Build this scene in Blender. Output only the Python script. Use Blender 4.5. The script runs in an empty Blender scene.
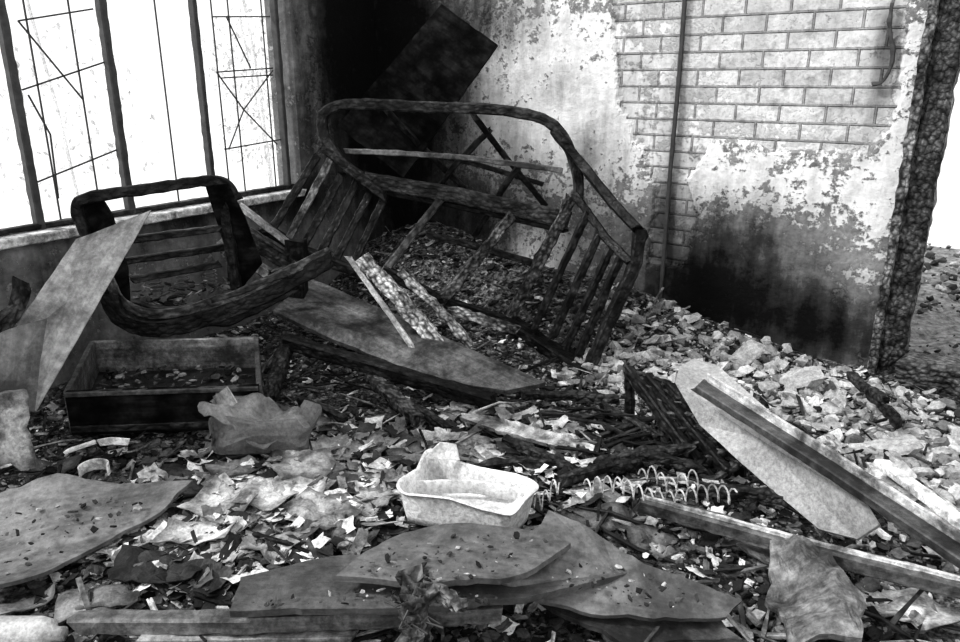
import bpy, bmesh, math, random
from mathutils import Vector, Matrix, noise, Euler
random.seed(11)
R=random.random
def U(a,b): return a+(b-a)*random.random()
F=747.0; TH=math.radians(17.8); HC=1.5
CT,ST=math.cos(TH),math.sin(TH)
def ray(u,v):
    dx=(u-480)/F; dy=(321-v)/F
    return Vector((dx,CT+dy*ST,-ST+dy*CT))
CAM=Vector((0,0,HC))
def G(u,v,z=0.0):
    r=ray(u,v); return CAM+r*((z-HC)/r.z)
def Y(u,v,y):
    r=ray(u,v); return CAM+r*(y/r.y)
# ---------------------------------------------------------------- room axes
C=G(385,275); LD=(G(0,407)-C).normalized(); RD=(G(865,370)-C).normalized()
LN=Vector((-LD.y,LD.x,0));  RN=Vector((RD.y,-RD.x,0))
if LN.dot(CAM-C)<0: LN=-LN
if RN.dot(CAM-C)<0: RN=-RN
def WP(u,v,w):
    n=LN if w=='L' else RN; d=LD if w=='L' else RD
    r=ray(u,v); t=(C-CAM).dot(n)/r.dot(n); p=CAM+r*t
    return ((p-C).dot(d),p.z)
def WQ(s,h,w,off=0.0):
    n=LN if w=='L' else RN; d=LD if w=='L' else RD
    p=C+d*s+n*off; return Vector((p.x,p.y,h))
def ns(p,f=1.0,o=0.0): return noise.noise(Vector((p[0]*f+o,p[1]*f+o*1.7,p[2]*f-o)))
def fb(p,f=1.0,o=0.0,oc=4):
    return noise.fractal(Vector((p[0]*f+o,p[1]*f+o*1.7,p[2]*f-o)),0.8,2.0,oc)
# ---------------------------------------------------------------- floor height
MG=[(G(440,285),.55,.22),(G(560,330),.3,.06),(G(560,470),.5,.05),(G(700,520),.5,.06),(G(300,540),.5,.05)]
def fh(x,y):
    p=Vector((x,y,0)); q=p-C
    d=q.dot(RN); s=q.dot(RD)
    h=0.035*noise.noise(Vector((x*1.6,y*1.6,3.1)))+0.02*noise.noise(Vector((x*6,y*6,1.0)))+0.012*noise.noise(Vector((x*19,y*19,5)))
    k=max(0,min(1,(3.3-s)/1.3))
    h+=.26*k*math.exp(-(max(d,0)/.55)**2)
    for c,r,a in MG:
        h+=a*math.exp(-((x-c.x)**2+(y-c.y)**2)/(r*r))
    return h
# ---------------------------------------------------------------- builder
class B:
    def __init__(s): s.v=[];s.f=[];s.m=[];s.t=[];s.l=[];s.fl=[]
    def add(s,v,f,mi=0,tone=.1,loc=None,fld=None):
        o=len(s.v); s.v+= [tuple(p) for p in v]
        s.f+=[tuple(i+o for i in q) for q in f]; s.m+=[mi]*len(f)
        s.t+= tone if isinstance(tone,list) else [tone]*len(v)
        s.l+= [tuple(p) for p in (loc if loc else v)]
        s.fl+= fld if fld else [(0,0,0)]*len(v)
    def done(s,name,mats,smooth=False):
        me=bpy.data.meshes.new(name); me.from_pydata(s.v,[],s.f); me.update()
        a=me.attributes.new('tone','FLOAT','POINT'); a.data.foreach_set('value',s.t)
        a=me.attributes.new('loc','FLOAT_VECTOR','POINT'); a.data.foreach_set('vector',[c for p in s.l for c in p])
        a=me.attributes.new('fld','FLOAT_VECTOR','POINT'); a.data.foreach_set('vector',[c for p in s.fl for c in p])
        for m in mats: me.materials.append(m)
        me.polygons.foreach_set('material_index',s.m)
        if smooth: me.polygons.foreach_set('use_smooth',[True]*len(s.f))
        bm=bmesh.new(); bm.from_mesh(me); bmesh.ops.recalc_face_normals(bm,faces=bm.faces); bm.to_mesh(me); bm.free()
        ob=bpy.data.objects.new(name,me); bpy.context.scene.collection.objects.link(ob); return ob
    def sweep(s,pts,w,h,mi=0,tone=.03,up=None,rough=.004,seg=.03,smooth=False,taper=None,rag=.02,fq=22):
        pts=[Vector(p) for p in pts]
        if smooth and len(pts)>2:
            q=[]
            P=[pts[0]*2-pts[1]]+pts+[pts[-1]*2-pts[-2]]
            for i in range(1,len(P)-2):
                for k in range(8):
                    t=k/8; a,b,c,d=P[i-1],P[i],P[i+1],P[i+2]
                    q.append(.5*((2*b)+(c-a)*t+(2*a-5*b+4*c-d)*t*t+(3*b-a-3*c+d)*t**3))
            q.append(pts[-1]); pts=q
        o=[pts[0]];L=[0];tot=0
        for a,b in zip(pts,pts[1:]):
            d=(b-a).length; n=max(1,int(d/seg))
            for k in range(1,n+1): o.append(a.lerp(b,k/n)); L.append(tot+d*k/n)
            tot+=d
        up=Vector(up) if up else Vector((0,0,1))
        V=[];Lc=[];Fc=[];n=len(o); off=R()*50
        for i,p in enumerate(o):
            t=(o[min(i+1,n-1)]-o[max(i-1,0)]).normalized()
            sd=t.cross(up)
            if sd.length<.05: sd=t.cross(Vector((0,1,.1)))
            sd.normalize(); u2=sd.cross(t)
            k=L[i]/max(tot,1e-6); sc=1.0
            if taper: sc=taper[0]+(taper[1]-taper[0])*k
            ww=w*sc*(1+.6*rough/.01*.12*ns(p,5,off)); hh=h*sc*(1+.6*rough/.01*.12*ns(p,5,off+9)); b=min(ww,hh)*.14
            for a2,b2 in ((ww/2,hh/2-b),(ww/2-b,hh/2),(-ww/2+b,hh/2),(-ww/2,hh/2-b),(-ww/2,-hh/2+b),(-ww/2+b,-hh/2),(ww/2-b,-hh/2),(ww/2,-hh/2+b)):
                q=p+sd*a2+u2*b2
                dd=ns(q,fq,off)*rough
                q=q+(sd*a2+u2*b2).normalized()*dd*1.6
                if i in(0,n-1): q=q+t*rag*ns(q,30,off)*2
                V.append(q); Lc.append((L[i]+off,a2,b2))
        for i in range(n-1):
            for k in range(8):
                a=i*8+k;b2=i*8+(k+1)%8; Fc.append((a,b2,b2+8,a+8))
        Fc.append(tuple(range(7,-1,-1))); Fc.append(tuple(range((n-1)*8,n*8)))
        s.add(V,Fc,mi,tone,Lc)
    def patch(s,pts,th=.012,mi=0,tone=.2,warp=.01,wf=3,edge=.02,rings=9,den=.03,curl=0,fine=.0,burn=0.0,roll=None,ff=24):
        pts=[Vector(p) for p in pts]; c=sum(pts,Vector())/len(pts)
        nrm=Vector()
        for a,b in zip(pts,pts[1:]+pts[:1]): nrm+=(a-c).cross(b-c)
        nrm.normalize()
        if nrm.z<0: nrm=-nrm
        ax=(pts[1]-pts[0]).normalized(); ay=nrm.cross(ax)
        o=[]; off=R()*60
        for a,b in zip(pts,pts[1:]+pts[:1]):
            n=max(1,int((b-a).length/den))
            for k in range(n):
                p=a.lerp(b,k/n); e=edge*(ns(p,9,off)+.6*ns(p,35,off))
                o.append(p+(p-c).normalized()*e)
        n=len(o); V=[];Lc=[];Fc=[];T=[]; rad=max((p-c).length for p in o)
        for side in (1,-1):
            for r in range(rings+1):
                for p in (o if r else [c]):
                    q=c+(p-c)*(r/rings)
                    d=warp*ns(q,wf,off)*1.6+fine*ns(q,ff,off)+curl*((q-c).length/rad)**2
                    if roll: d+=roll*((q-c).dot(ay)/rad)**2
                    V.append(q+nrm*(d+side*th/2)); Lc.append(((q-c).dot(ax)+off,(q-c).dot(ay),side*th/2))
                    k=r/rings; T.append(tone*(1-burn*max(0,min(1,(k-.6+.5*ns(q,14,off))/.35))))
        M=1+rings*n
        for sd in (0,1):
            b0=sd*M
            for k in range(n): Fc.append((b0,b0+1+k,b0+1+(k+1)%n))
            for r in range(1,rings):
                for k in range(n):
                    a=b0+1+(r-1)*n+k;b=b0+1+(r-1)*n+(k+1)%n
                    Fc.append((a,a+n,b+n,b))
        e=1+(rings-1)*n
        for k in range(n): Fc.append((e+k,e+(k+1)%n,M+e+(k+1)%n,M+e+k))
        s.add(V,Fc,mi,T,Lc)
    def tray(s,cor,h,mi=0,tone=.7,flare=.12,th=.012,warp=.01,ex=.35,N=64,wf=5,lip=.02):
        c4=[Vector(p) for p in cor]; off=R()*60
        def bl(a,sc,z):
            ca,sa=math.cos(a),math.sin(a)
            p=.5+.5*sc*math.copysign(abs(ca)**ex,ca); q=.5+.5*sc*math.copysign(abs(sa)**ex,sa)
            w=c4[0]*(1-p)*(1-q)+c4[1]*p*(1-q)+c4[2]*p*q+c4[3]*(1-p)*q
            w=w+Vector((0,0,z))
            k=z/h if h else 0
            return w+Vector((ns(w,wf,off),ns(w,wf,off+7),ns(w,wf,off+13)*(.3+k)))*warp*(.4+k)*2
        rg=[(0.02,0),(.5,0),(1-flare,0)]
        for k in range(1,6): rg.append((1-flare+flare*k/5,h*k/5))
        rg+=[(1+lip,h*1.0),(1+lip,h*.96+.0),(1+lip*.2,h+.004),(1-.03,h*.96)]
        for k in range(4,0,-1): rg.append((1-flare+flare*k/5-.035,h*k/5))
        rg+=[(1-flare-.05,th),(.5,th),(.02,th)]
        V=[bl(2*math.pi*i/N,a,z) for a,z in rg for i in range(N)]
        Fc=[]
        for r in range(len(rg)-1):
            for i in range(N):
                a=r*N+i;b=r*N+(i+1)%N; Fc.append((a,b,b+N,a+N))
        Fc.append(tuple(range(N))); Fc.append(tuple(range((len(rg)-1)*N,len(rg)*N)))
        s.add(V,Fc,mi,tone)
# ---------------------------------------------------------------- materials
def base(name):
    m=bpy.data.materials.new(name); m.use_nodes=True; nt=m.node_tree
    return m,nt,nt.nodes['Principled BSDF']
def nd(nt,t,ins=None,**pr):
    n=nt.nodes.new(t)
    for k,v in pr.items(): setattr(n,k,v)
    for k,v in (ins or {}).items():
        if isinstance(v,bpy.types.NodeSocket): nt.links.new(v,n.inputs[k])
        else: n.inputs[k].default_value=v
    return n
def mth(nt,op,a,b=0.0,cl=False):
    n=nd(nt,'ShaderNodeMath',{0:a,1:b},operation=op); n.use_clamp=cl; return n.outputs[0]
def mr(nt,v,a,b,c=0.,d=1.):
    return nd(nt,'ShaderNodeMapRange',{0:v,1:a,2:b,3:c,4:d}).outputs[0]
def att(nt,n,o='Fac'): return nd(nt,'ShaderNodeAttribute',attribute_name=n).outputs[o]
def mapv(nt,vec,sc): return nd(nt,'ShaderNodeMapping',{0:vec,3:sc}).outputs[0]
def noi(nt,vec,sc,det=6,ro=.6): return nd(nt,'ShaderNodeTexNoise',{'Vector':vec,'Scale':sc,'Detail':det,'Roughness':ro}).outputs[0]
def bump(nt,h,st,dist,prev=None):
    ins={'Height':h,'Strength':st,'Distance':dist}
    if prev is not None: ins['Normal']=prev
    return nd(nt,'ShaderNodeBump',ins).outputs[0]
def fin(nt,bs,col,rough,nrm,spec=.4):
    nt.links.new(col,bs.inputs['Base Color'])
    if isinstance(rough,float): bs.inputs['Roughness'].default_value=rough
    else: nt.links.new(rough,bs.inputs['Roughness'])
    bs.inputs['Specular IOR Level'].default_value=spec
    if nrm is not None: nt.links.new(nrm,bs.inputs['Normal'])
def geo(nt): return nd(nt,'ShaderNodeNewGeometry').outputs['Position']
def m_char(name='charred_wood',sc=(24,46,46),bs_=.6,spec=.25,hi=1.15,r0=.38,r1=.75):
    m,nt,bs=base(name); loc=att(nt,'loc','Vector'); t=att(nt,'tone')
    dis=nd(nt,'ShaderNodeVectorMath',{0:mapv(nt,loc,sc),1:nd(nt,'ShaderNodeTexNoise',{'Vector':geo(nt),'Scale':40.0}).outputs['Color']},operation='ADD').outputs[0]
    v=nd(nt,'ShaderNodeTexVoronoi',{'Vector':dis,'Scale':1.0},feature='F1').outputs['Distance']
    g=noi(nt,mapv(nt,loc,(4,60,60)),1,5); w=noi(nt,geo(nt),7,6)
    c=mth(nt,'MULTIPLY',t,mr(nt,v,.15,.75,hi,.25)); c=mth(nt,'MULTIPLY',c,mr(nt,g,.3,.7,.6,1.4)); c=mth(nt,'MULTIPLY',c,mr(nt,w,.38,.68,.3,2.1))
    n=bump(nt,v,bs_,-.014); n=bump(nt,g,.5,.005,n)
    fin(nt,bs,c,mr(nt,w,.3,.7,r1,r0),n,spec); return m
def m_wood(name='smoked_wood_panel',lo=.2,hi=1.4,d=.08,gc=(.6,1.35),f=.45):
    m,nt,bs=base(name); loc=att(nt,'loc','Vector'); t=att(nt,'tone')
    g=noi(nt,mapv(nt,loc,(2.5,45,45)),1,6,.65); w=noi(nt,geo(nt),5,12,.7); w2=noi(nt,geo(nt),36,8,.75)
    c=mth(nt,'MULTIPLY',t,mr(nt,g,.32,.68,gc[0],gc[1])); c=mth(nt,'MULTIPLY',c,mr(nt,w,.4,.6,lo,hi)); c=mth(nt,'MULTIPLY',c,mr(nt,w2,.38,.6,f,1.2))
    dust=mr(nt,noi(nt,geo(nt),120,4,.7),.62,.7,0.,d); c=mth(nt,'ADD',c,mth(nt,'MULTIPLY',dust,mr(nt,w,.45,.6)))
    n=bump(nt,g,.5,.006); n=bump(nt,w2,.5,.008,n)
    fin(nt,bs,c,mr(nt,w,.35,.65,.65,.33),n,.45); return m
def m_frag(name,rough=.75,lo=.35,hi=1.3,spec=.3,s1=14):
    m,nt,bs=base(name); t=att(nt,'tone'); p=geo(nt)
    w=noi(nt,p,s1,9,.7); w2=noi(nt,p,70,6,.7)
    c=mth(nt,'MULTIPLY',t,mr(nt,w,.38,.6,lo,hi)); c=mth(nt,'MULTIPLY',c,mr(nt,w2,.33,.62,.6,1.2))
    n=bump(nt,w2,.6,.008); n=bump(nt,w,.5,.02,n)
    fin(nt,bs,c,rough,n,spec); return m
def m_floor():
    m,nt,bs=base('ash_covered_floor'); p=geo(nt)
    w=noi(nt,p,5,10,.72); w2=noi(nt,p,38,8,.7)
    v=nd(nt,'ShaderNodeTexVoronoi',{'Vector':p,'Scale':55.0},feature='F1')
    c=mr(nt,w2,.42,.7,.01,.26); c=mth(nt,'MULTIPLY',c,mr(nt,w,.38,.62,.4,1.6))
    vc=nd(nt,'ShaderNodeSeparateColor',{0:v.outputs['Color']}).outputs[0]
    c=mth(nt,'ADD',c,mth(nt,'MULTIPLY',mth(nt,'GREATER_THAN',vc,.88),.22))
    n=bump(nt,w2,.9,.03); n=bump(nt,v.outputs['Distance'],.7,.015,n)
    fin(nt,bs,c,.8,n,.25); return m
def m_wall():
    m,nt,bs=base('burnt_plaster_over_brick'); loc=att(nt,'loc','Vector')
    sp=nd(nt,'ShaderNodeSeparateXYZ',{0:att(nt,'fld','Vector')}); soot,white,brick=sp.outputs
    n1=noi(nt,loc,9,10,.68); n2=noi(nt,loc,34,8,.7); n3=noi(nt,loc,3.0,6,.6)
    mix=mth(nt,'ADD',mth(nt,'MULTIPLY',n1,.6),mth(nt,'MULTIPLY',n2,.4))
    wm=mr(nt,mth(nt,'ADD',white,mth(nt,'MULTIPLY',mth(nt,'SUBTRACT',mix,.5),3.6)),.44,.58)
    pl=mr(nt,n2,.3,.7,.13,.36); pl=mth(nt,'MULTIPLY',pl,mr(nt,n3,.3,.7,.7,1.3))
    wh=mr(nt,n2,.3,.7,.68,.88)
    bt=nd(nt,'ShaderNodeTexBrick',{'Vector':loc,'Color1':(.74,.74,.74,1),'Color2':(.52,.52,.52,1),'Mortar':(.36,.36,.36,1),'Scale':1.0,'Mortar Size':.008,'Mortar Smooth':.6,'Bias':-.1,'Brick Width':.235,'Row Height':.092})
    br=nd(nt,'ShaderNodeSeparateColor',{0:bt.outputs['Color']}).outputs[0]; br=mth(nt,'MULTIPLY',br,mr(nt,mix,.4,.6,.5,1.3))
    def mx(f,a,b): return nd(nt,'ShaderNodeMix',{0:f,2:a,3:b}).outputs[0]
    c=mx(wm,pl,wh); bm=mr(nt,brick,.45,.55); c=mx(bm,c,br)
    st=noi(nt,mapv(nt,loc,(7,1.2,1)),1,6,.65)
    mx2=mth(nt,'ADD',mth(nt,'MULTIPLY',st,.4),mth(nt,'MULTIPLY',mix,.6))
    sx=mth(nt,'ADD',soot,mth(nt,'MULTIPLY',mth(nt,'SUBTRACT',mx2,.5),2.8))
    c=mth(nt,'MULTIPLY',c,mr(nt,sx,.08,.7,1.0,.22)); c=mth(nt,'MULTIPLY',c,mr(nt,sx,.6,1.1,1.0,.05))
    n=bump(nt,mth(nt,'MULTIPLY',bt.outputs['Fac'],bm),1.0,-.015)
    n=bump(nt,wm,.6,.005,n); n=bump(nt,n2,.6,.012,n)
    fin(nt,bs,c,.85,n,.2); return m
def m_plain(name,v,rough=.6,sc=20,metal=0,bd=.004,c1=.6,c2=1.3):
    m,nt,bs=base(name); p=geo(nt); w=noi(nt,p,sc,8,.7)
    c=mr(nt,w,.35,.65,v*c1,v*c2); fin(nt,bs,c,rough,bump(nt,w,.5,bd),.4); bs.inputs['Metallic'].default_value=metal; return m
CH=m_char(); CJ=m_char('alligator_charred_wood',(34,46,46),1.0,.25,1.9); BK=m_char('soot_black_wood',(12,20,20),.3,.08,1.1,.7,.9); WD=m_wood(); CW=m_wood('smoked_veneer',.45,1.25,.04,(.75,1.2),.7); FR=m_frag('burnt_fragments'); ST_=m_frag('concrete_rubble',.85,.65,1.15); PA=m_frag('scorched_paper',.7,.3,1.25,.3,8)
PL=m_frag('melted_plastic',.35,.72,1.1,.5,6); FL=m_floor(); WA=m_wall(); IR=m_plain('sooty_iron',.05,.5); GR=m_plain('outdoor_gravel',.2,.9,18,0,.06,.25,1.7)
M=[CH,WD,FR,ST_,PA,PL,IR,CJ,BK,CW]
cCH,cWD,cFR,cST,cPA,cPL,cIR,cCJ,cBK,cCW=range(10)
# ---------------------------------------------------------------- walls
def inpoly(x,y,P):
    r=False;j=len(P)-1
    for i in range(len(P)):
        xi,yi=P[i];xj,yj=P[j]
        if (yi>y)!=(yj>y) and x<(xj-xi)*(y-yi)/(yj-yi)+xi: r=not r
        j=i
    return r
def sdp(x,y,P):
    d=9
    for (x1,y1),(x2,y2) in zip(P,P[1:]+P[:1]):
        ex,ey=x2-x1,y2-y1; t=max(0,min(1,((x-x1)*ex+(y-y1)*ey)/(ex*ex+ey*ey+1e-9)))
        d=min(d,math.hypot(x-x1-t*ex,y-y1-t*ey))
    return d if inpoly(x,y,P) else -d
BP=[WP(u,v,'R') for u,v in [(617,-160),(613,50),(620,105),(640,150),(655,195),(648,265),(684,268),(694,215),(688,180),(715,138),(790,150),(868,157),(893,115),(903,60),(915,-160)]]
def blobs(L,w):
    o=[]
    for u,v,ru,rv,a in L:
        s,h=WP(u,v,w); k=(WQ(s,h,w)-CAM).length/F
        o.append((s,h,ru*k*1.15,rv*k,a))
    return o
SR=blobs([(770,322,85,42,.75),(735,262,65,55,.6),(700,285,40,30,.45),(840,330,50,40,.4),(720,225,50,40,.25),(392,70,36,170,1.2),(440,250,80,80,.8),(505,215,40,40,.45),(560,85,25,20,.25),(610,230,45,50,.45),(435,50,55,70,.75),(430,130,60,50,.5),(510,20,50,35,.4),(884,50,8,40,.7),(640,310,60,30,.5),(665,200,14,90,.35),(600,150,25,40,.3),(780,20,60,20,.15)],'R')
WR=blobs([(560,60,110,90,.48),(480,130,60,70,.35),(600,140,70,80,.4),(540,250,60,35,.45),(735,175,55,40,.42),(830,185,60,35,.38),(860,240,25,70,.25),(908,80,12,120,.5),(690,200,15,60,.3)],'R')
SL=blobs([(368,60,34,180,1.2),(335,30,34,70,.75),(320,130,40,60,.3),(300,200,40,20,.6),(200,218,60,14,.5),(90,260,70,14,.3),(40,320,60,40,.2)],'L')
WL=blobs([(322,100,18,60,.4),(30,290,80,40,.12)],'L')
def gs(L,s,h): return sum(a*math.exp(-((s-x)/rx)**2-((h-y)/ry)**2) for x,y,rx,ry,a in L)
def fieldR(s,h):
    b=sdp(s,h,BP)+.03*ns((s,h,0),9)+.015*ns((s,h,0),30)
    return (gs(SR,s,h)+.03,gs(WR,s,h)+.18,max(0,min(1,.5+b/.03)))
def fieldL(s,h): return (gs(SL,s,h)+.28,gs(WL,s,h)+.2,0)
def wallgrid(b,w,s0,s1,h0,h1,st,field,th=.22):
    nx=max(1,int((s1-s0)/st)); ny=max(1,int((h1-h0)/st)); V=[];Lc=[];Fd=[];Fc=[]
    for j in range(ny+1):
        for i in range(nx+1):
            s=s0+(s1-s0)*i/nx; h=h0+(h1-h0)*j/ny; f=field(s,h)
            e=0 if i in(0,nx) or j in (0,ny) else 1
            d=(-.022*f[2]+.006*fb((s,h,0),4,3))*e
            V.append(WQ(s,h,w,d)); Lc.append((s,h,0)); Fd.append(f)
    for j in range(ny):
        for i in range(nx):
            a=j*(nx+1)+i; Fc.append((a,a+1,a+nx+2,a+nx+1))
    b.add(V,Fc,0,.3,Lc,Fd)
    q=[WQ(s,h,w,o) for o in (0,-th) for s,h in ((s0,h0),(s1,h0),(s1,h1),(s0,h1))]
    b.add(q,[(4,5,6,7),(0,1,5,4),(1,2,6,5),(2,3,7,6),(3,0,4,7)],0,.3,[(s0,h0,0),(s1,h0,0),(s1,h1,0),(s0,h1,0),(s0,h0,th),(s1,h0,th),(s1,h1,th),(s0,h1,th)],[(.3,.2,0)]*8)
WT=2.7
sJ=WP(868,372,'R')[0]; jw=.16; sD2=sJ+jw+1.0
b=B()
wallgrid(b,'R',-.0,sJ,-.1,WT,.014,fieldR)
wallgrid(b,'R',sJ,sD2+jw,2.2,WT,.05,fieldR)
wallgrid(b,'R',sD2+jw,sD2+1.2,-.1,WT,.05,fieldR)
b.done('wall_right',[WA])
sill=sum(WP(u,v,'L')[1] for u,v in((0,243),(290,192)))/2
w0=WP(296,100,'L')[0]; w1=WP(-110,100,'L')[0]
b=B()
wallgrid(b,'L',0,w0,-.1,WT,.02,fieldL)
wallgrid(b,'L',w0,w1,-.1,sill-.03,.02,fieldL)
wallgrid(b,'L',w0,w1,2.3,WT,.05,fieldL)
wallgrid(b,'L',w1,w1+1.0,-.1,WT,.05,fieldL)
b.done('wall_left',[WA])
# window
b=B()
def wl(s,h,o=-.08): return WQ(s,h,'L',o)
b.sweep([wl(w0,sill-.01,-.1),wl(w1,sill-.01,-.1)],.28,.045,cFR,.6,rough=.006)
def smid(u,v=100): return WP(u,v,'L')[0]
nL=tuple(LN)
for u,wd,tn in ((26,.04,.02),(124,.04,.02),(212,.03,.03),(290,.03,.05),(-70,.04,.02)):
    s=smid(u); b.sweep([wl(s,sill),wl(s,2.3)],wd,.05,cIR,tn,up=nL,rough=.003)
b.sweep([wl(w0,2.27),wl(w1,2.27)],.07,.07,cCH,.03)
b.sweep([wl(w0,sill+.03),wl(w1,sill+.03)],.05,.025,cCH,.03)
def ln(u1,v1,u2,v2,wd=.008,tn=.12,o=-.1):
    a=WP(u1,v1,'L');c=WP(u2,v2,'L'); b.sweep([wl(a[0],a[1],o),wl(c[0],c[1],o)],wd,wd,cIR,tn,up=nL,rough=0,seg=.5,rag=0)
for u in (52,95,178,232,248,280,-20):
    s=smid(u); b.sweep([wl(s,sill,-.1),wl(s,2.3,-.1)],.008,.008,cIR,.1,up=nL,rough=0,seg=.5,rag=0)
for q in ((30,20,105,8),(34,90,116,62),(45,185,130,150),(30,20,95,100),(225,16,281,16),(228,72,284,68),(232,78,284,75),(236,150,292,140),(228,72,255,110),(255,110,284,70),(238,16,262,68),(255,110,240,150),(255,110,288,145),(40,95,62,135),(62,135,70,200)):
    ln(*q)
b.done('window_1',M)
# outside
b=B()
nx_=60; V=[];Fc=[]
for j in range(31):
    for i in range(nx_+1):
        s=-.5+7.5*i/nx_; o=-.2-4.1*j/30; p=WQ(s,0,'R',o); p.z=-.06+.05*fb(p,2.5)+.03*ns(p,9); V.append(p)
for j in range(30):
    for i in range(nx_): a=j*(nx_+1)+i; Fc.append((a,a+1,a+nx_+2,a+nx_+1))
b.add(V,Fc,0,.2)
b.done('yard_ground',[GR],True)
b=B()
def leafcloud(c,r,n):
    for i in range(n):
        v=Vector((U(-1,1),U(-1,1),U(-1,1)))
        if v.length>1: continue
        p=c+v*r; a=Euler((U(0,6),U(0,6),U(0,6))).to_matrix(); s=U(.015,.035)
        b.add([p+a@Vector(q)*s for q in((-1,0,0),(0,-.45,0),(1,0,.1),(0,.45,0))],[(0,1,2,3)],cPL,1.0)  # leaves near white: sunlit overexposure put into their colour
for u,v,dd,r,n in ((60,120,2.2,.7,900),(255,60,1.6,.42,1500),(262,130,1.7,.38,1300)):
    c=WQ(*WP(u,v,'L'),'L'); c=c+(c-CAM).normalized()*dd
    leafcloud(c,r,n)
    b.sweep([Vector((c.x+.1,c.y,-.1)),c,c+Vector((-.1,0,.9))],.02,.02,cPL,.9,seg=.3)  # stem painted pale to look overexposed like the leaves
b.done('garden_tree',M)
# door frame
b=B()
def wr(s,h,o=.0): return WQ(s,h,'R',o)
nR=tuple(RN)
b.sweep([wr(sJ+jw/2,-.05,-.02),wr(sJ+jw/2,2.2,-.02)],jw,.13,cCJ,.045,up=nR,rough=.008,seg=.02)
b.sweep([wr(sJ+.02,-.05,.05),wr(sJ+.02,2.2,.05)],.045,.035,cCJ,.12,up=nR,rough=.006,seg=.02)
b.sweep([wr(sD2+jw/2,-.05,-.03),wr(sD2+jw/2,2.2,-.03)],jw,.12,cCJ,.05,up=nR,rough=.007)
b.sweep([wr(sJ,2.13,-.03),wr(sD2+jw,2.13,-.03)],.12,.14,cCJ,.04,rough=.008)
b.sweep([wr(sJ+jw,.06,.04),wr(sD2,.06,.04)],.2,.17,cCJ,.06,rough=.008,seg=.02)
b.done('door_1',M)
b=B()
s1=WP(677,0,'R'); s2=WP(667,292,'R'); sm=(s1[0]+s2[0])/2
b.sweep([wr(sm,2.6,.0),wr(sm+.01,1.6,.0),wr(sm,1.0,.002),wr(sm,.15,.0)],.022,.022,cIR,.05,up=nR,rough=.002)
b.done('conduit_pipe',M)
b=B()
pp=[WP(u,v,'R') for u,v in((893,0),(890,25),(893,55),(884,80),(872,84))]
b.sweep([wr(s,h,.01) for s,h in pp],.02,.02,cIR,.03,up=nR,rough=.006,smooth=True)
b.done('hanging_cable',M)
# ---------------------------------------------------------------- floor
b=B(); st=.035; V=[];idx={};Fc=[]
x0,x1,y0,y1=-3.4,4.2,.2,6.1; nx=int((x1-x0)/st); ny=int((y1-y0)/st)
for j in range(ny+1):
    for i in range(nx+1):
        x=x0+i*st;y=y0+j*st; q=Vector((x,y,0))-C
        if q.dot(LN)>-.12 and q.dot(RN)>-.12:
            idx[(i,j)]=len(V); V.append((x,y,fh(x,y)))
for (i,j),a in idx.items():
    if (i+1,j) in idx and (i,j+1) in idx and (i+1,j+1) in idx: Fc.append((a,idx[(i+1,j)],idx[(i+1,j+1)],idx[(i,j+1)]))
b.add(V,Fc,0,.1); b.done('floor',[FL],True)
# ---------------------------------------------------------------- scatter
PR=[]
for k in range(14):
    bm=bmesh.new()
    for i in range(13):
        v=Vector((U(-1,1),U(-1,1),U(-1,1))); v.normalize(); v=Vector((v.x,v.y*U(.6,.9),v.z*.6)); bm.verts.new(v)
    r=bmesh.ops.convex_hull(bm,input=bm.verts)
    bmesh.ops.delete(bm,geom=[e for e in r['geom_interior'] if isinstance(e,bmesh.types.BMVert)],context='VERTS')
    bm.verts.index_update(); bm.verts.ensure_lookup_table()
    PR.append(([v.co.copy() for v in bm.verts],[tuple(v.index for v in f.verts) for f in bm.faces])); bm.free()
def stone(b,p,sz,tone,flat=1.0,mi=cST):
    v,f=random.choice(PR); Rm=Euler((U(-.5,.5),U(-.5,.5),U(0,6.28))).to_matrix()
    b.add([Rm@Vector((q.x*sz,q.y*sz,q.z*sz*flat))+p for q in v],f,mi,tone)
def inside(p,m=.03):
    q=Vector((p.x,p.y,0))-C; return q.dot(LN)>m and q.dot(RN)>m
def ppt(P):
    while 1:
        u=U(min(a for a,_ in P),max(a for a,_ in P)); v=U(min(c for _,c in P),max(c for _,c in P))
        if inpoly(u,v,P): return u,v
RUB=[(570,345),(610,285),(650,285),(700,300),(790,345),(875,378),(960,415),(960,600),(900,500),(850,470),(760,400),(700,380),(640,400),(560,385)]
b=B()
for i in range(3000):
    u,v=ppt(RUB); p=G(u,v); z=fh(p.x,p.y); p=G(u,v,z)
    if not inside(p,.05): continue
    sz=.01+.05*R()**3; p.z=fh(p.x,p.y)+sz*.3
    stone(b,p,sz,U(.16,.6))
for u,v,px in ((745,353,20),(800,373,26),(770,378,15),(720,352,12),(840,392,14),(605,385,14),(650,345,14),(690,330,12),(895,440,24),(905,468,18),(935,500,16),(880,420,12),(630,330,10),(790,395,12),(940,440,12),(955,425,16),(720,375,13),(820,412,13)):
    p=G(u,v,.08); sz=px*(p-CAM).length/F; p.z=fh(p.x,p.y)+sz*.35; stone(b,p,sz,U(.4,.55),.8)
b.done('rubble_pile',M)
b=B()
for i in range(1100):
    q=WQ(U(sJ-.5,sD2+1.5),0,'R',-.3-3.9*R()); q.z=-.04+.05*fb(q,2.5); stone(b,q,.01+.05*R()**3,random.choice([.03,.06,.15,.4]))
b.done('yard_stones',M)
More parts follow.
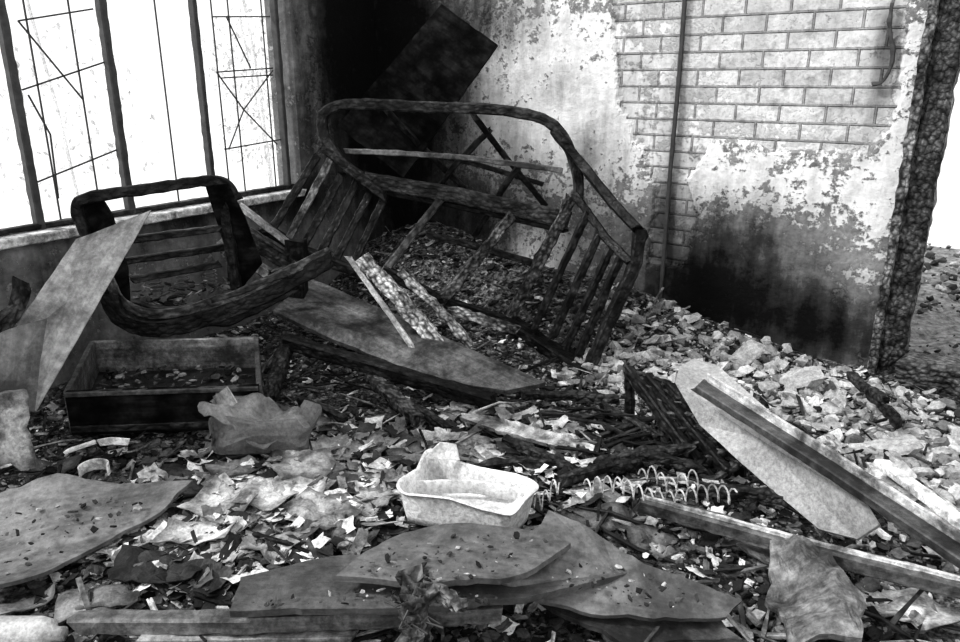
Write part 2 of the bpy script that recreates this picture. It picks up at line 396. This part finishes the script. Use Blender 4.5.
def chip(b,p,sz,tone,mi=cFR):
    n=random.randint(4,7); a0=U(0,6.28); el=U(.3,1); Rm=Euler((U(-.5,.5),U(-.5,.5),U(0,6.28))).to_matrix()
    t=[];th=sz*U(.05,.22)
    for k in range(n):
        a=a0+6.283*k/n; r=sz*U(.55,1.15); t.append(Vector((math.cos(a)*r,math.sin(a)*r*el,0)))
    V=[Rm@(q+Vector((0,0,th)))+p for q in t]+[Rm@(q*1.05-Vector((0,0,th)))+p for q in t]
    Fc=[tuple(range(n)),tuple(range(2*n-1,n-1,-1))]+[(k,(k+1)%n,n+(k+1)%n,n+k) for k in range(n)]
    b.add(V,Fc,mi,tone)
def curlsheet(b,p,w,l,tone):
    Rm=Euler((U(-.4,.4),U(-.4,.4),U(0,6.28))).to_matrix(); k1=U(-2,6)*.05/max(w,.03); V=[];n=5
    sk=U(-.3,.3)
    for j in range(n):
        for i in range(n):
            x=(i/(n-1)-.5)*w*U(.88,1.12); y=(j/(n-1)-.5)*l*U(.88,1.12); z=k1*x*x*2+U(-.003,.003)
            V.append(Rm@Vector((x+sk*y,y,z))+p)
    b.add(V,[(j*n+i,j*n+i+1,j*n+n+i+1,j*n+n+i) for j in range(n-1) for i in range(n-1)],cPA,tone)
def stick(b,p,ln_,w,tone,mi=cCH,tilt=.35):
    a=U(0,6.28); d=Vector((math.cos(a),math.sin(a),U(-tilt,tilt))).normalized()*ln_/2
    m=p+Vector((0,0,abs(d.z)*.6)); b.sweep([m-d,m+Vector((0,0,U(-.1,.1)*ln_)),m+d],w,w*U(.4,1),mi,tone,seg=.06,rough=.003)
def randfloor():
    while 1:
        y=1.5+4.3*R()**1.15; x=U(-.72,.72)*y; p=Vector((x,y,0))
        if inside(p,.06): return p
def tm(p): return max(.4,min(1.6,1.0+1.4*ns((p.x,p.y,0),1.7,4)))
b=B()
for i in range(13000):
    p=randfloor(); p.z=fh(p.x,p.y)+U(0,.02)
    k=R(); tone= U(.008,.03) if k<.42 else (U(.06,.2) if k<.76 else (U(.25,.5) if k<.94 else U(.55,.85)))
    chip(b,p,.006+.034*R()**2.8,tone*tm(p))
for i in range(2400):
    p=randfloor(); p.z=fh(p.x,p.y)+.012; sz=.006+.026*R()**2.4
    stone(b,p,sz,random.choice([.02,.06,.12,.25,.5])*tm(p),1,cFR)
for i in range(700):
    p=randfloor(); p.z=fh(p.x,p.y)+.02
    stick(b,p,U(.06,.3),U(.004,.014),random.choice([.015,.02,.04,.15,.45]),random.choice([cCH,cWD]))
b.done('ash_debris',M)
# ---------------------------------------------------------------- tipped settee frame
b=B()
uy=(0,1,0)
def S(*q): return [Y(u,v,y) for u,v,y in q]
arch=S((577,205,4.28),(578,178,4.28),(567,145,4.28),(547,121,4.3),(500,110,4.33),(430,107,4.4),(365,104,4.46),(337,106,4.5),(323,117,4.5),(326,140,4.49),(345,165,4.47),(372,184,4.44))
b.sweep(arch,.06,.055,cCH,.045,up=uy,smooth=True,rough=.004)  # top rail toned lighter: its grey sheen is put into the colour
b.sweep(S((346,151,4.47),(400,153,4.42),(470,158,4.36),(560,170,4.3)),.03,.03,cWD,.2,up=uy)
b.sweep(S((366,180,4.45),(460,196,4.36),(570,220,4.27)),.09,.05,cCH,.045,up=uy,rough=.005)
b.sweep(S((366,188,4.5),(460,206,4.4),(565,230,4.32)),.03,.09,cCH,.012,up=uy)
for q in (((388,112,4.55),(420,145,4.7),(468,192,4.85)),((474,116,4.5),(500,150,4.65),(545,205,4.75)),((430,200,4.7),(455,165,4.65),(490,130,4.6)),((520,165,4.5),(505,185,4.5),(475,235,4.6))):
    b.sweep(S(*q),.035,.05,cCH,.02,up=uy)
b.sweep(S((415,150,4.75),(480,165,4.75),(545,185,4.7)),.03,.03,cCH,.03,up=uy)
# right arm panel
b.sweep(S((556,134,4.3),(582,165,4.22),(612,202,4.0),(640,232,3.82)),.05,.18,cCH,.016,up=uy,smooth=True,rough=.007)
b.sweep(S((576,196,4.22),(606,238,4.0),(632,264,3.8)),.045,.07,cCH,.014,up=uy,rough=.007)
b.sweep(S((640,228,3.8),(636,262,3.78),(612,315,3.78),(588,370,3.78)),.06,.07,cCH,.025,up=uy,rough=.006)
b.sweep(S((572,196,4.26),(548,245,4.28),(508,322,4.3)),.065,.065,cCJ,.08,up=uy,rough=.009)
b.sweep(S((506,320,4.3),(545,345,4.05),(592,374,3.76)),.06,.16,cCH,.012,up=uy,rough=.008)
for a,c in (((588,212),(534,328)),((600,232),(552,338)),((612,245),(565,350)),((622,254),(577,358))):
    k=(a[0]-575)/60; y=4.2-.4*k
    b.sweep(S((a[0],a[1],y),(c[0],c[1],y+.02)),.038,.055,cCH,.03,up=uy,rough=.005)
b.sweep(S((440,200,4.35),(415,232,4.3),(384,272,4.2)),.045,.045,cCH,.08,up=uy)
b.sweep(S((512,215,4.3),(478,258,4.25),(438,305,4.2)),.06,.05,cCJ,.1,up=uy,rough=.009)
b.sweep(S((384,270,4.2),(440,300,4.2),(508,322,4.28)),.06,.05,cCH,.02,up=uy)
b.sweep(S((430,235,4.5),(470,245,4.5),(530,262,4.5)),.04,.04,cCH,.03,up=uy)
# left arm panel
b.sweep(S((322,146,4.5),(345,165,4.48),(385,196,4.4)),.05,.08,cCH,.02,up=uy,rough=.006)
for a,c in (((318,155),(272,230)),((330,160),(288,240)),((343,172),(302,250)),((356,184),(318,258)),((370,192),(334,264)),((384,198),(352,266))):
    b.sweep(S((a[0],a[1],4.48),(c[0],c[1],4.3)),.046,.03,cCH,.2 if a[0]==330 else .015,up=uy,rough=.005)
b.sweep(S((262,226,4.3),(300,250,4.3),(356,272,4.25)),.06,.06,cCH,.02,up=uy)
b.done('charred_settee_frame',M)
b=B()
b.sweep(S((226,222,4.15),(262,246,4.12),(302,272,4.1)),.09,.05,cCH,.05,up=uy)
b.sweep(S((222,240,4.1),(250,262,4.08),(270,275,4.05)),.06,.06,cWD,.35,up=uy)
b.sweep(S((240,206,4.2),(288,243,4.2)),.03,.06,cWD,.4,up=uy)
b.sweep(S((296,240,4.15),(298,300,4.15)),.1,.14,cCH,.015,up=uy)
b.sweep(S((236,205,4.2),(232,290,4.1)),.05,.05,cCH,.015,up=uy)
b.sweep(S((272,275,4.05),(330,256,4.1)),.05,.04,cCH,.06,up=uy)
b.done('charred_stool_frame',M)
b=B()
b.patch([Y(442,5,4.85),Y(498,45,4.75),Y(404,178,4.65),Y(338,126,4.8)],.035,cBK,.012,.006,edge=.006)
b.done('charred_cabinet_board',M)
# ---------------------------------------------------------------- left armchair
b=B()
b.sweep(S((112,305,3.42),(92,250,3.42),(78,212,3.42),(88,198,3.43),(140,190,3.52),(195,182,3.62),(222,182,3.68),(238,200,3.7)),.05,.036,cCH,.025,up=uy,smooth=True,rough=.004)
b.patch(S((80,208,3.44),(100,195,3.46),(112,215,3.46),(128,270,3.46),(130,308,3.46),(108,306,3.44)),.03,cBK,.014,.004,edge=.004)
b.patch(S((205,184,3.66),(228,183,3.68),(244,215,3.72),(262,262,3.8),(240,290,3.8),(226,250,3.72)),.03,cBK,.014,.004,edge=.004)
for q in (((130,240,3.46),(222,228,3.7)),((132,280,3.46),(220,264,3.72)),((120,262,3.6),(232,246,3.85))):
    b.sweep(S(*q),.035,.035,cCH,.03,up=uy)
b.sweep(S((108,292,3.4),(122,318,3.42),(160,328,3.5),(215,315,3.62),(270,292,3.75),(332,258,3.95)),.085,.05,cCH,.014,up=uy,smooth=True,rough=.005)
b.sweep(S((108,276,3.4),(124,304,3.42),(162,314,3.5),(217,302,3.62),(272,279,3.75),(332,250,3.95)),.05,.012,cCH,.09,up=uy,smooth=True,rough=.003)
b.sweep(S((130,302,3.5),(170,310,3.55),(225,296,3.65),(290,272,3.8)),.03,.04,cCH,.04,up=uy,smooth=True)
b.sweep(S((222,190,3.7),(236,285,3.72),(240,300,3.72)),.05,.05,cCH,.015,up=uy)
b.patch(S((130,320,3.6),(240,296,3.85),(300,290,4.0),(235,325,3.75)),.03,cCH,.02,.02)
# burnt webbing, stuffing and springs left in the seat
for i in range(110):
    k=R(); p=Y(135+k*110,U(288,312)-k*14,3.58+.2*k+U(0,.2)); chip(b,p,U(.01,.035),random.choice([.01,.02,.06,.2]))
for k in (.2,.45,.7):
    p=Y(135+k*110,296-k*14,3.7+.2*k)
    b.sweep([p+Vector((math.cos(i*.7)*.03,math.sin(i*.7)*.03,i*.0022)) for i in range(40)],.005,.005,cIR,.15,rough=0,seg=.5,rag=0)
b.done('charred_armchair_frame',M)
# ---------------------------------------------------------------- drawer
b=B()
dz=Vector((0,0,1)); Hh=.2; zb=.05
a=G(74,434,zb); c=G(263,427,zb); a2=G(92,341,zb+Hh)-dz*Hh; c2=G(256,337,zb+Hh)-dz*Hh
def plank(p,q,th,hh,tn,mi=cWD): b.sweep([p,q],th,hh,mi,tn,rough=.0015,rag=.002,seg=.05)
mz=dz*Hh/2; fw=(c-a).normalized(); out=Vector((fw.y,-fw.x,0))
plank(a+mz,c+mz,.03,Hh,.012,cBK)
plank(a+dz*(Hh-.01)+out*.008,c+dz*(Hh-.01)+out*.008,.03,.02,.1)
plank(a+dz*.03+out*.014,c+dz*.03+out*.014,.02,.03,.03,cCH)
plank(a2+mz,c2+mz,.024,Hh,.25)
plank(a+mz,a2+mz,.024,Hh,.14); plank(c+mz,c2+mz,.024,Hh,.1)
b.patch([a+dz*.03,c+dz*.03,c2+dz*.03,a2+dz*.03],.012,cWD,.03,.003,edge=0)
for i in range(260):
    s_,t_=U(.05,.95),U(.06,.94); p=a.lerp(c,s_).lerp(a2.lerp(c2,s_),t_)+dz*U(.04,.07); chip(b,p,U(.008,.03),random.choice([.015,.03,.08,.15,.3]))
b.done('wooden_drawer',M)
# ---------------------------------------------------------------- leaning boards at left
b=B()
b.patch([Y(151,211,3.3),Y(36,412,2.82),Y(-8,362,2.72),Y(76,240,3.25)],.018,cCW,.34,.006,edge=.004); b.done('leaning_plywood_board',M)
b=B()
b.patch([Y(47,318,2.70),Y(34,412,2.6),Y(-10,398,2.5),Y(-10,335,2.6)],.02,cCW,.14,.006,edge=.006); b.done('cabinet_side_panel',M)
b=B()
b.patch([Y(26,390,2.50),Y(36,468,2.46),Y(-10,462,2.36),Y(-10,398,2.4)],.03,cFR,.5,.01,edge=.03,burn=.7,fine=.01)
b.sweep([Y(-5,330,2.75),Y(18,308,2.85),Y(22,280,2.9)],.05,.05,cCJ,.03,rough=.012)
b.done('broken_cabinet_side',M)
b=B()
b.patch([G(-30,505,.1),G(60,486,.11),G(192,489,.08),G(165,512,.08),G(100,545,.08),G(45,575,.07),G(-30,604,.08)],.014,cCW,.16,.03,edge=.02,rings=14,roll=.08); b.done('fallen_warped_sheet',M)
# ---------------------------------------------------------------- centre planks
b=B()
b.patch([G(305,277,.36),G(546,384,.08),G(505,392,.06),G(425,378,.08),G(340,345,.16),G(274,312,.3)],.025,cWD,.13,.008,edge=.01); b.done('wide_floor_plank',M)
b=B()
b.sweep([G(288,342,.2),G(390,372,.14),G(492,402,.08)],.07,.07,cCH,.018,rough=.005)
b.sweep([G(290,335,.2),G(268,400,.06)],.075,.06,cCJ,.03,rough=.008)
b.sweep([G(372,378,.1),G(420,420,.07)],.07,.05,cCJ,.07,rough=.012)
b.done('charred_floor_joist',M)
b=B()
b.sweep([Y(348,256,4.0),Y(388,312,3.8),Y(430,374,3.6)],.03,.02,cWD,.5,up=uy,rough=.004); b.done('split_wood_lath',M)
b=B()
b.sweep([Y(362,258,3.95),Y(402,302,3.85),Y(446,354,3.75)],.085,.05,cCJ,.38,up=uy,rough=.009,seg=.015,fq=35); b.done('scaly_burnt_post',M)
b=B()
b.sweep([Y(400,272,4.0),Y(438,308,3.9),Y(470,345,3.85)],.05,.04,cCJ,.22,up=uy,rough=.009,seg=.015)
b.sweep([Y(450,310,4.0),Y(490,322,3.95),Y(515,330,3.9)],.05,.04,cCJ,.22,up=uy,rough=.009)
b.done('scaly_burnt_stud',M)
b=B()
b.patch([G(470,412,.08),G(505,420,.12),G(600,448,.12),G(592,458,.1),G(500,432,.09),G(460,418,.08)],.02,cWD,.5,.006); b.done('splintered_board',M)
b=B()
for q in (((520,395,.08),(620,400,.1)),((595,463,.12),(690,448,.16)),((470,468,.08),(560,462,.1)),((560,480,.12),(640,462,.12)),((610,410,.12),(660,440,.12)),((505,440,.1),(580,475,.09)),((640,455,.15),(700,470,.12)),((410,405,.08),(450,430,.06)),((700,490,.12),(790,500,.14)),((850,375,.12),(900,425,.1)),((860,385,.12),(885,400,.2)),((300,400,.1),(345,420,.07))):
    b.sweep([G(*q[0]),(G(*q[0])+G(*q[1]))/2+Vector((0,0,.01)),G(*q[1])],.04,.035,cCJ,.025,rough=.01)
for i in range(45):
    p=G(U(560,720),U(400,480),.05); p.z=fh(p.x,p.y)+.04; stick(b,p,U(.12,.35),U(.01,.025),random.choice([.015,.02,.03]),tilt=.2)
b.done('charred_sticks',M)
b=B()
c0,c1,c2,c3=G(630,372,.3),G(668,385,.3),G(742,462,.12),G(712,482,.06)
for k in (0,.5,1): b.sweep([c0.lerp(c1,k),c3.lerp(c2,k)],.04,.05,cCH,.02,rough=.008)
for k in range(8):
    k=k/7; b.sweep([c0.lerp(c3,k),c1.lerp(c2,k)],.022,.03,cCJ,.06,rough=.006,seg=.02)
for p in (c0,c1,c2,c3): b.sweep([p,Vector((p.x+.02,p.y+.03,0.0))],.04,.04,cCH,.02,rough=.01)
b.done('charred_wooden_crate',M)
# ---------------------------------------------------------------- plastic
b=B()
hh=.12
b.tray([G(u,v,.22)-Vector((0,0,hh)) for u,v in ((396,490),(512,514),(537,486),(430,448))],hh,cPL,.8,flare=.1,warp=.009,wf=7,ex=.2,N=96,th=.02,lip=.04)
t0=[G(u,v,.16) for u,v in ((412,487),(528,496))]
b.sweep([t0[0],t0[0].lerp(t0[1],.5)+Vector((0,.02,.01)),t0[1]],.012,.05,cPL,.75,rough=.002)
b.patch([G(426,457,.23),G(440,442,.29),G(456,444,.27),G(460,460,.225)],.006,cPL,.85,.02,edge=.006)
b.done('melted_plastic_tray',M,True)
b=B()
hh=.12
b.tray([G(u,v,.19)-Vector((0,0,hh)) for u,v in ((203,430),(316,426),(306,402),(222,392))],hh,cPL,.16,flare=.1,warp=.03,wf=9,ex=.25,N=96)
b.patch([G(204,430,.17),G(255,434,.18),G(316,428,.16),G(312,402,.2),G(260,398,.2),G(220,390,.22)],.005,cPL,.3,.07,wf=6,edge=.03,fine=.05,ff=14,rings=24,den=.014,burn=.4)
b.patch([G(214,400,.22),G(226,386,.32),G(240,402,.26),G(228,414,.2)],.005,cPL,.35,.02,edge=.01,fine=.02)
b.done('crumpled_plastic_bag',M,False)
# ---------------------------------------------------------------- bottom sheets
b=B(); b.patch([G(335,577,.24),G(420,586,.24),G(502,584,.24),G(535,568,.24),G(572,545,.24),G(550,531,.24),G(470,524,.25),G(400,534,.24),G(365,553,.24)],.018,cCW,.12,.016,edge=.012,rings=12); b.done('veneer_panel',M)
b=B(); b.patch([G(232,612,.19),G(400,610,.18),G(520,600,.18),G(640,575,.17),G(570,545,.18),G(330,560,.18),G(240,580,.19)],.02,cCW,.085,.012,edge=.02); b.done('wardrobe_back_panel',M)
b=B(); b.sweep([G(80,622,.1),G(240,622,.12),G(500,612,.12)],.05,.05,cWD,.14,rough=.004); b.sweep([G(150,634,.08),G(360,632,.08)],.07,.02,cWD,.3); b.sweep([G(230,600,.14),G(500,594,.14)],.03,.02,cWD,.4); b.done('wooden_bed_rail',M)
b=B(); b.patch([G(500,582,.2),G(530,597,.15),G(580,612,.12),G(650,624,.1),G(725,622,.1),G(740,604,.12),G(690,585,.15),G(640,568,.18),G(600,543,.2),G(575,528,.23),G(548,520,.22)],.018,cCW,.13,.03,edge=.02,rings=14,roll=.08); b.done('warped_plywood_sheet',M)
b=B(); b.patch([G(540,600,.08),G(620,645,.08),G(740,645,.07),G(720,622,.08)],.015,cWD,.06,.02,edge=.02); b.done('buckled_board',M)
b=B(); b.sweep([G(412,580,.27),G(416,610,.26),G(408,655,.2)],.055,.05,cCJ,.06,rough=.02,seg=.012,fq=50)
b.sweep([G(415,600,.28),G(440,590,.27),G(462,612,.26)],.03,.03,cCJ,.1,rough=.015,seg=.012,fq=50)
for i in range(14):
    p=G(U(396,430),U(582,635),.26); b.sweep([p+Vector((U(-.03,.03),U(-.02,.02),U(-.02,.03))),p,p+Vector((U(-.04,.04),U(-.03,.03),U(-.03,.04)))],.004,.004,cIR,.1,rough=0,seg=.5,rag=0)
b.done('burnt_timber_stub',M)
# ---------------------------------------------------------------- papers / cloth / magazines
b=B()
def pap(u,v,w,d,tone,n=1,rot=None):
    p=G(u,v,.05); k=(p-CAM).length/F; a=U(-.6,.6) if rot is None else rot
    for i in range(n):
        zz=fh(p.x,p.y)+.02+i*.014
        aa=a+U(-.25,.25); ca,sa=math.cos(aa),math.sin(aa); W=w*k/2; Dd=d*k/2*1.6
        b.patch([Vector((p.x+x*ca-y*sa+U(-.02,.02),p.y+x*sa+y*ca+U(-.02,.02),zz+U(-.008,.012))) for x,y in((-W,-Dd),(W,-Dd),(W,Dd),(-W,Dd))],.003,cPA,tone*U(.65,1.1),.02,wf=8,edge=.02,rings=7,den=.025,curl=U(-.01,.025),fine=.014,burn=.6)
for q in ((312,457,72,22,.6,4),(310,478,62,22,.5,3),(372,432,38,20,.9,1),(488,408,64,18,.95,1),(225,515,62,26,.65,3),(265,508,52,26,.85,3),(320,520,60,26,.45,3),(200,545,60,20,.55,3),(270,555,50,20,.6,2),(300,500,50,20,.8,2),(380,490,42,32,.7,2),(350,540,50,24,.25,2),(205,490,60,20,.1,2),(240,470,50,20,.3,2),(160,575,80,24,.04,3),(200,582,60,20,.03,2),(370,505,34,30,.45,2),(490,455,70,30,.35,1),(440,470,30,30,.4,1),(580,458,30,8,.95,1),(575,475,24,7,.95,1),(360,450,50,18,.4,2),(160,470,50,20,.1,1),(120,530,50,20,.12,1),(595,520,60,22,.15,1),(650,535,50,20,.2,1),(885,600,74,26,.95,1),(925,606,44,20,.9,1),(870,470,40,14,.8,1),(905,465,32,16,.95,1),(930,510,40,22,.6,1),(815,560,50,20,.2,1),(745,560,50,20,.15,1),(410,455,40,20,.25,2),(245,530,44,20,.95,1),(170,500,40,16,.5,1),(100,600,60,20,.25,2),(620,600,30,14,.5,1),(690,520,30,14,.4,1),(20,600,50,16,.3,1),(185,530,44,16,.75,1),(345,475,36,14,.8,1),(60,460,40,14,.2,1)):
    pap(q[0],q[1],q[2],q[3],q[4],n=q[5])
b.done('scorched_papers',M)
b=B()
Zp=[(130,480),(200,440),(360,420),(480,400),(620,440),(640,500),(560,520),(400,540),(330,580),(150,600),(80,560)]
for i in range(650):
    u,v=ppt(Zp); p=G(u,v,.04); p.z=fh(p.x,p.y)+.035
    curlsheet(b,p,U(.02,.13),U(.02,.08),random.choice([.03,.08,.2,.4,.6,.85]))
for i in range(420):
    u,v=ppt([(140,480),(360,450),(380,520),(330,570),(150,590),(100,560)]); p=G(u,v,.04); p.z=fh(p.x,p.y)+.03
    chip(b,p,U(.012,.04),random.choice([.03,.08,.2,.5,.7]),cPA)
for i in range(600):
    p=randfloor(); p.z=fh(p.x,p.y)+.03; curlsheet(b,p,U(.015,.08),U(.015,.05),random.choice([.02,.1,.3,.5,.8]))
b.done('torn_paper_scraps',M)
b=B()
def onpatch(poly,n,z):
    for i in range(n):
        u,v=ppt(poly); p=G(u,v,z+.02); chip(b,p,.003+.014*R()**3,random.choice([.01,.02,.04,.08,.4]))
onpatch([(345,574),(405,540),(470,530),(550,537),(560,545),(500,578),(420,580)],90,.24)
onpatch([(240,605),(330,588),(500,592),(500,602)],60,.19)
onpatch([(560,545),(600,552),(720,605),(640,610),(540,580)],90,.175)
onpatch([(0,515),(60,495),(170,495),(90,540),(0,580)],90,.1)
b.done('ash_flakes',M)
b=B()
p=G(95,475,.1)
pts=[p+Vector((math.cos(a)*.05,math.sin(a)*.05,.02)) for a in [i*.5 for i in range(9)]]
b.sweep(pts,.006,.045,cPA,.9,smooth=True,rough=0,rag=0)
p=G(112,443,.1); b.sweep([p+Vector((-.06,0,0)),p+Vector((0,0,.01)),p+Vector((.06,.01,0))],.006,.03,cPA,.9,rough=.001)
p=G(75,452,.1); b.sweep([p+Vector((-.04,0,0)),p+Vector((.06,.05,.02))],.02,.015,cPA,.8,rough=.001)
b.done('paper_roll',M)
b=B()
p=G(28,634,.06)
N=20; rg=[(-.13,.0),(-.13,.04),(-.11,.047),(.03,.047),(.06,.04),(.075,.02),(.1,.02),(.1,0)]
V=[p+Vector((a_,math.cos(6.283*i/N)*r,math.sin(6.283*i/N)*r)) for a_,r in rg for i in range(N)]
Fc=[(j*N+i,j*N+(i+1)%N,(j+1)*N+(i+1)%N,(j+1)*N+i) for j in range(len(rg)-1) for i in range(N)]
b.add(V,Fc,cPL,.5)
b.done('plastic_bottle',M,True)
# ---------------------------------------------------------------- right side boards
b=B()
b.patch([G(676,384,.36),G(680,368,.38),G(695,360,.38),G(718,366,.37),G(800,438,.33),G(868,505,.3),G(880,525,.26),G(858,540,.16),G(820,530,.12),G(760,480,.16),G(700,425,.24)],.014,cPL,.4,.004,edge=.002); b.done('ironing_board_top',M)
b=B()
b.sweep([G(700,386,.42),G(830,468,.36),G(985,572,.3)],.07,.03,cWD,.07,rough=.002)
b.sweep([G(708,380,.44),G(835,460,.38),G(990,560,.32)],.012,.05,cWD,.55,rough=.002)
b.done('long_wooden_batten',M)
b=B()
b.sweep([G(640,502,.16),G(800,547,.15),G(985,594,.14)],.06,.05,cWD,.12,rough=.004)
b.sweep([G(640,496,.19),G(800,539,.18),G(985,585,.17)],.012,.015,cWD,.7,rough=.002)
b.done('door_frame_timber',M)
b=B(); b.sweep([G(880,462,.12),G(925,495,.12),G(990,545,.12)],.05,.03,cFR,.85,rough=.003); b.done('white_skirting_board',M)
b=B(); b.patch([G(768,548,.14),G(792,540,.16),G(830,560,.16),G(862,600,.13),G(858,655,.1),G(790,655,.1),G(772,600,.12)],.02,cWD,.2,.05,wf=5,edge=.03,fine=.02,rings=14); b.done('peeled_bark_panel',M)
b=B()
for P0,P1 in ((G(585,488,.2),G(735,500,.19)),(G(520,505,.14),G(560,490,.14)),(G(640,478,.16),G(700,484,.18))):
    pts=[]
    n=int((P1-P0).length*300)
    for i in range(n):
        k=i/(n-1); a_=i*.62; q=P0.lerp(P1,k)+Vector((0,0,.02*math.sin(k*9))); pts.append(q+Vector((0,math.cos(a_)*.028,math.sin(a_)*.028)))
    b.sweep(pts,.005,.005,cPA,.5,rough=0,seg=.5,rag=0)
b.done('mattress_spring',M)
# ---------------------------------------------------------------- light
w=bpy.data.worlds.new('overcast_sky'); bpy.context.scene.world=w; w.use_nodes=True
w.node_tree.nodes['Background'].inputs[0].default_value=(1,1,1,1); w.node_tree.nodes['Background'].inputs[1].default_value=1.15
L=bpy.data.lights.new('hazy_sun','SUN'); L.energy=3.0; L.angle=math.radians(9)
lo=bpy.data.objects.new('hazy_sun',L); bpy.context.scene.collection.objects.link(lo)
lo.rotation_euler=Vector((.8,.06,-.74)).to_track_quat('-Z','Y').to_euler(); lo.location=(-3,0,4)
cd=bpy.data.cameras.new('camera'); cd.sensor_width=36; cd.lens=36*F/960; co=bpy.data.objects.new('camera',cd); bpy.context.scene.collection.objects.link(co)
co.location=CAM; co.rotation_euler=(math.pi/2-TH,0,0); bpy.context.scene.camera=co
vs=bpy.context.scene.view_settings; vs.view_transform='Standard'
try: vs.look='Medium High Contrast'
except Exception as e: print(e)
print('look',vs.look,'sill',sill)
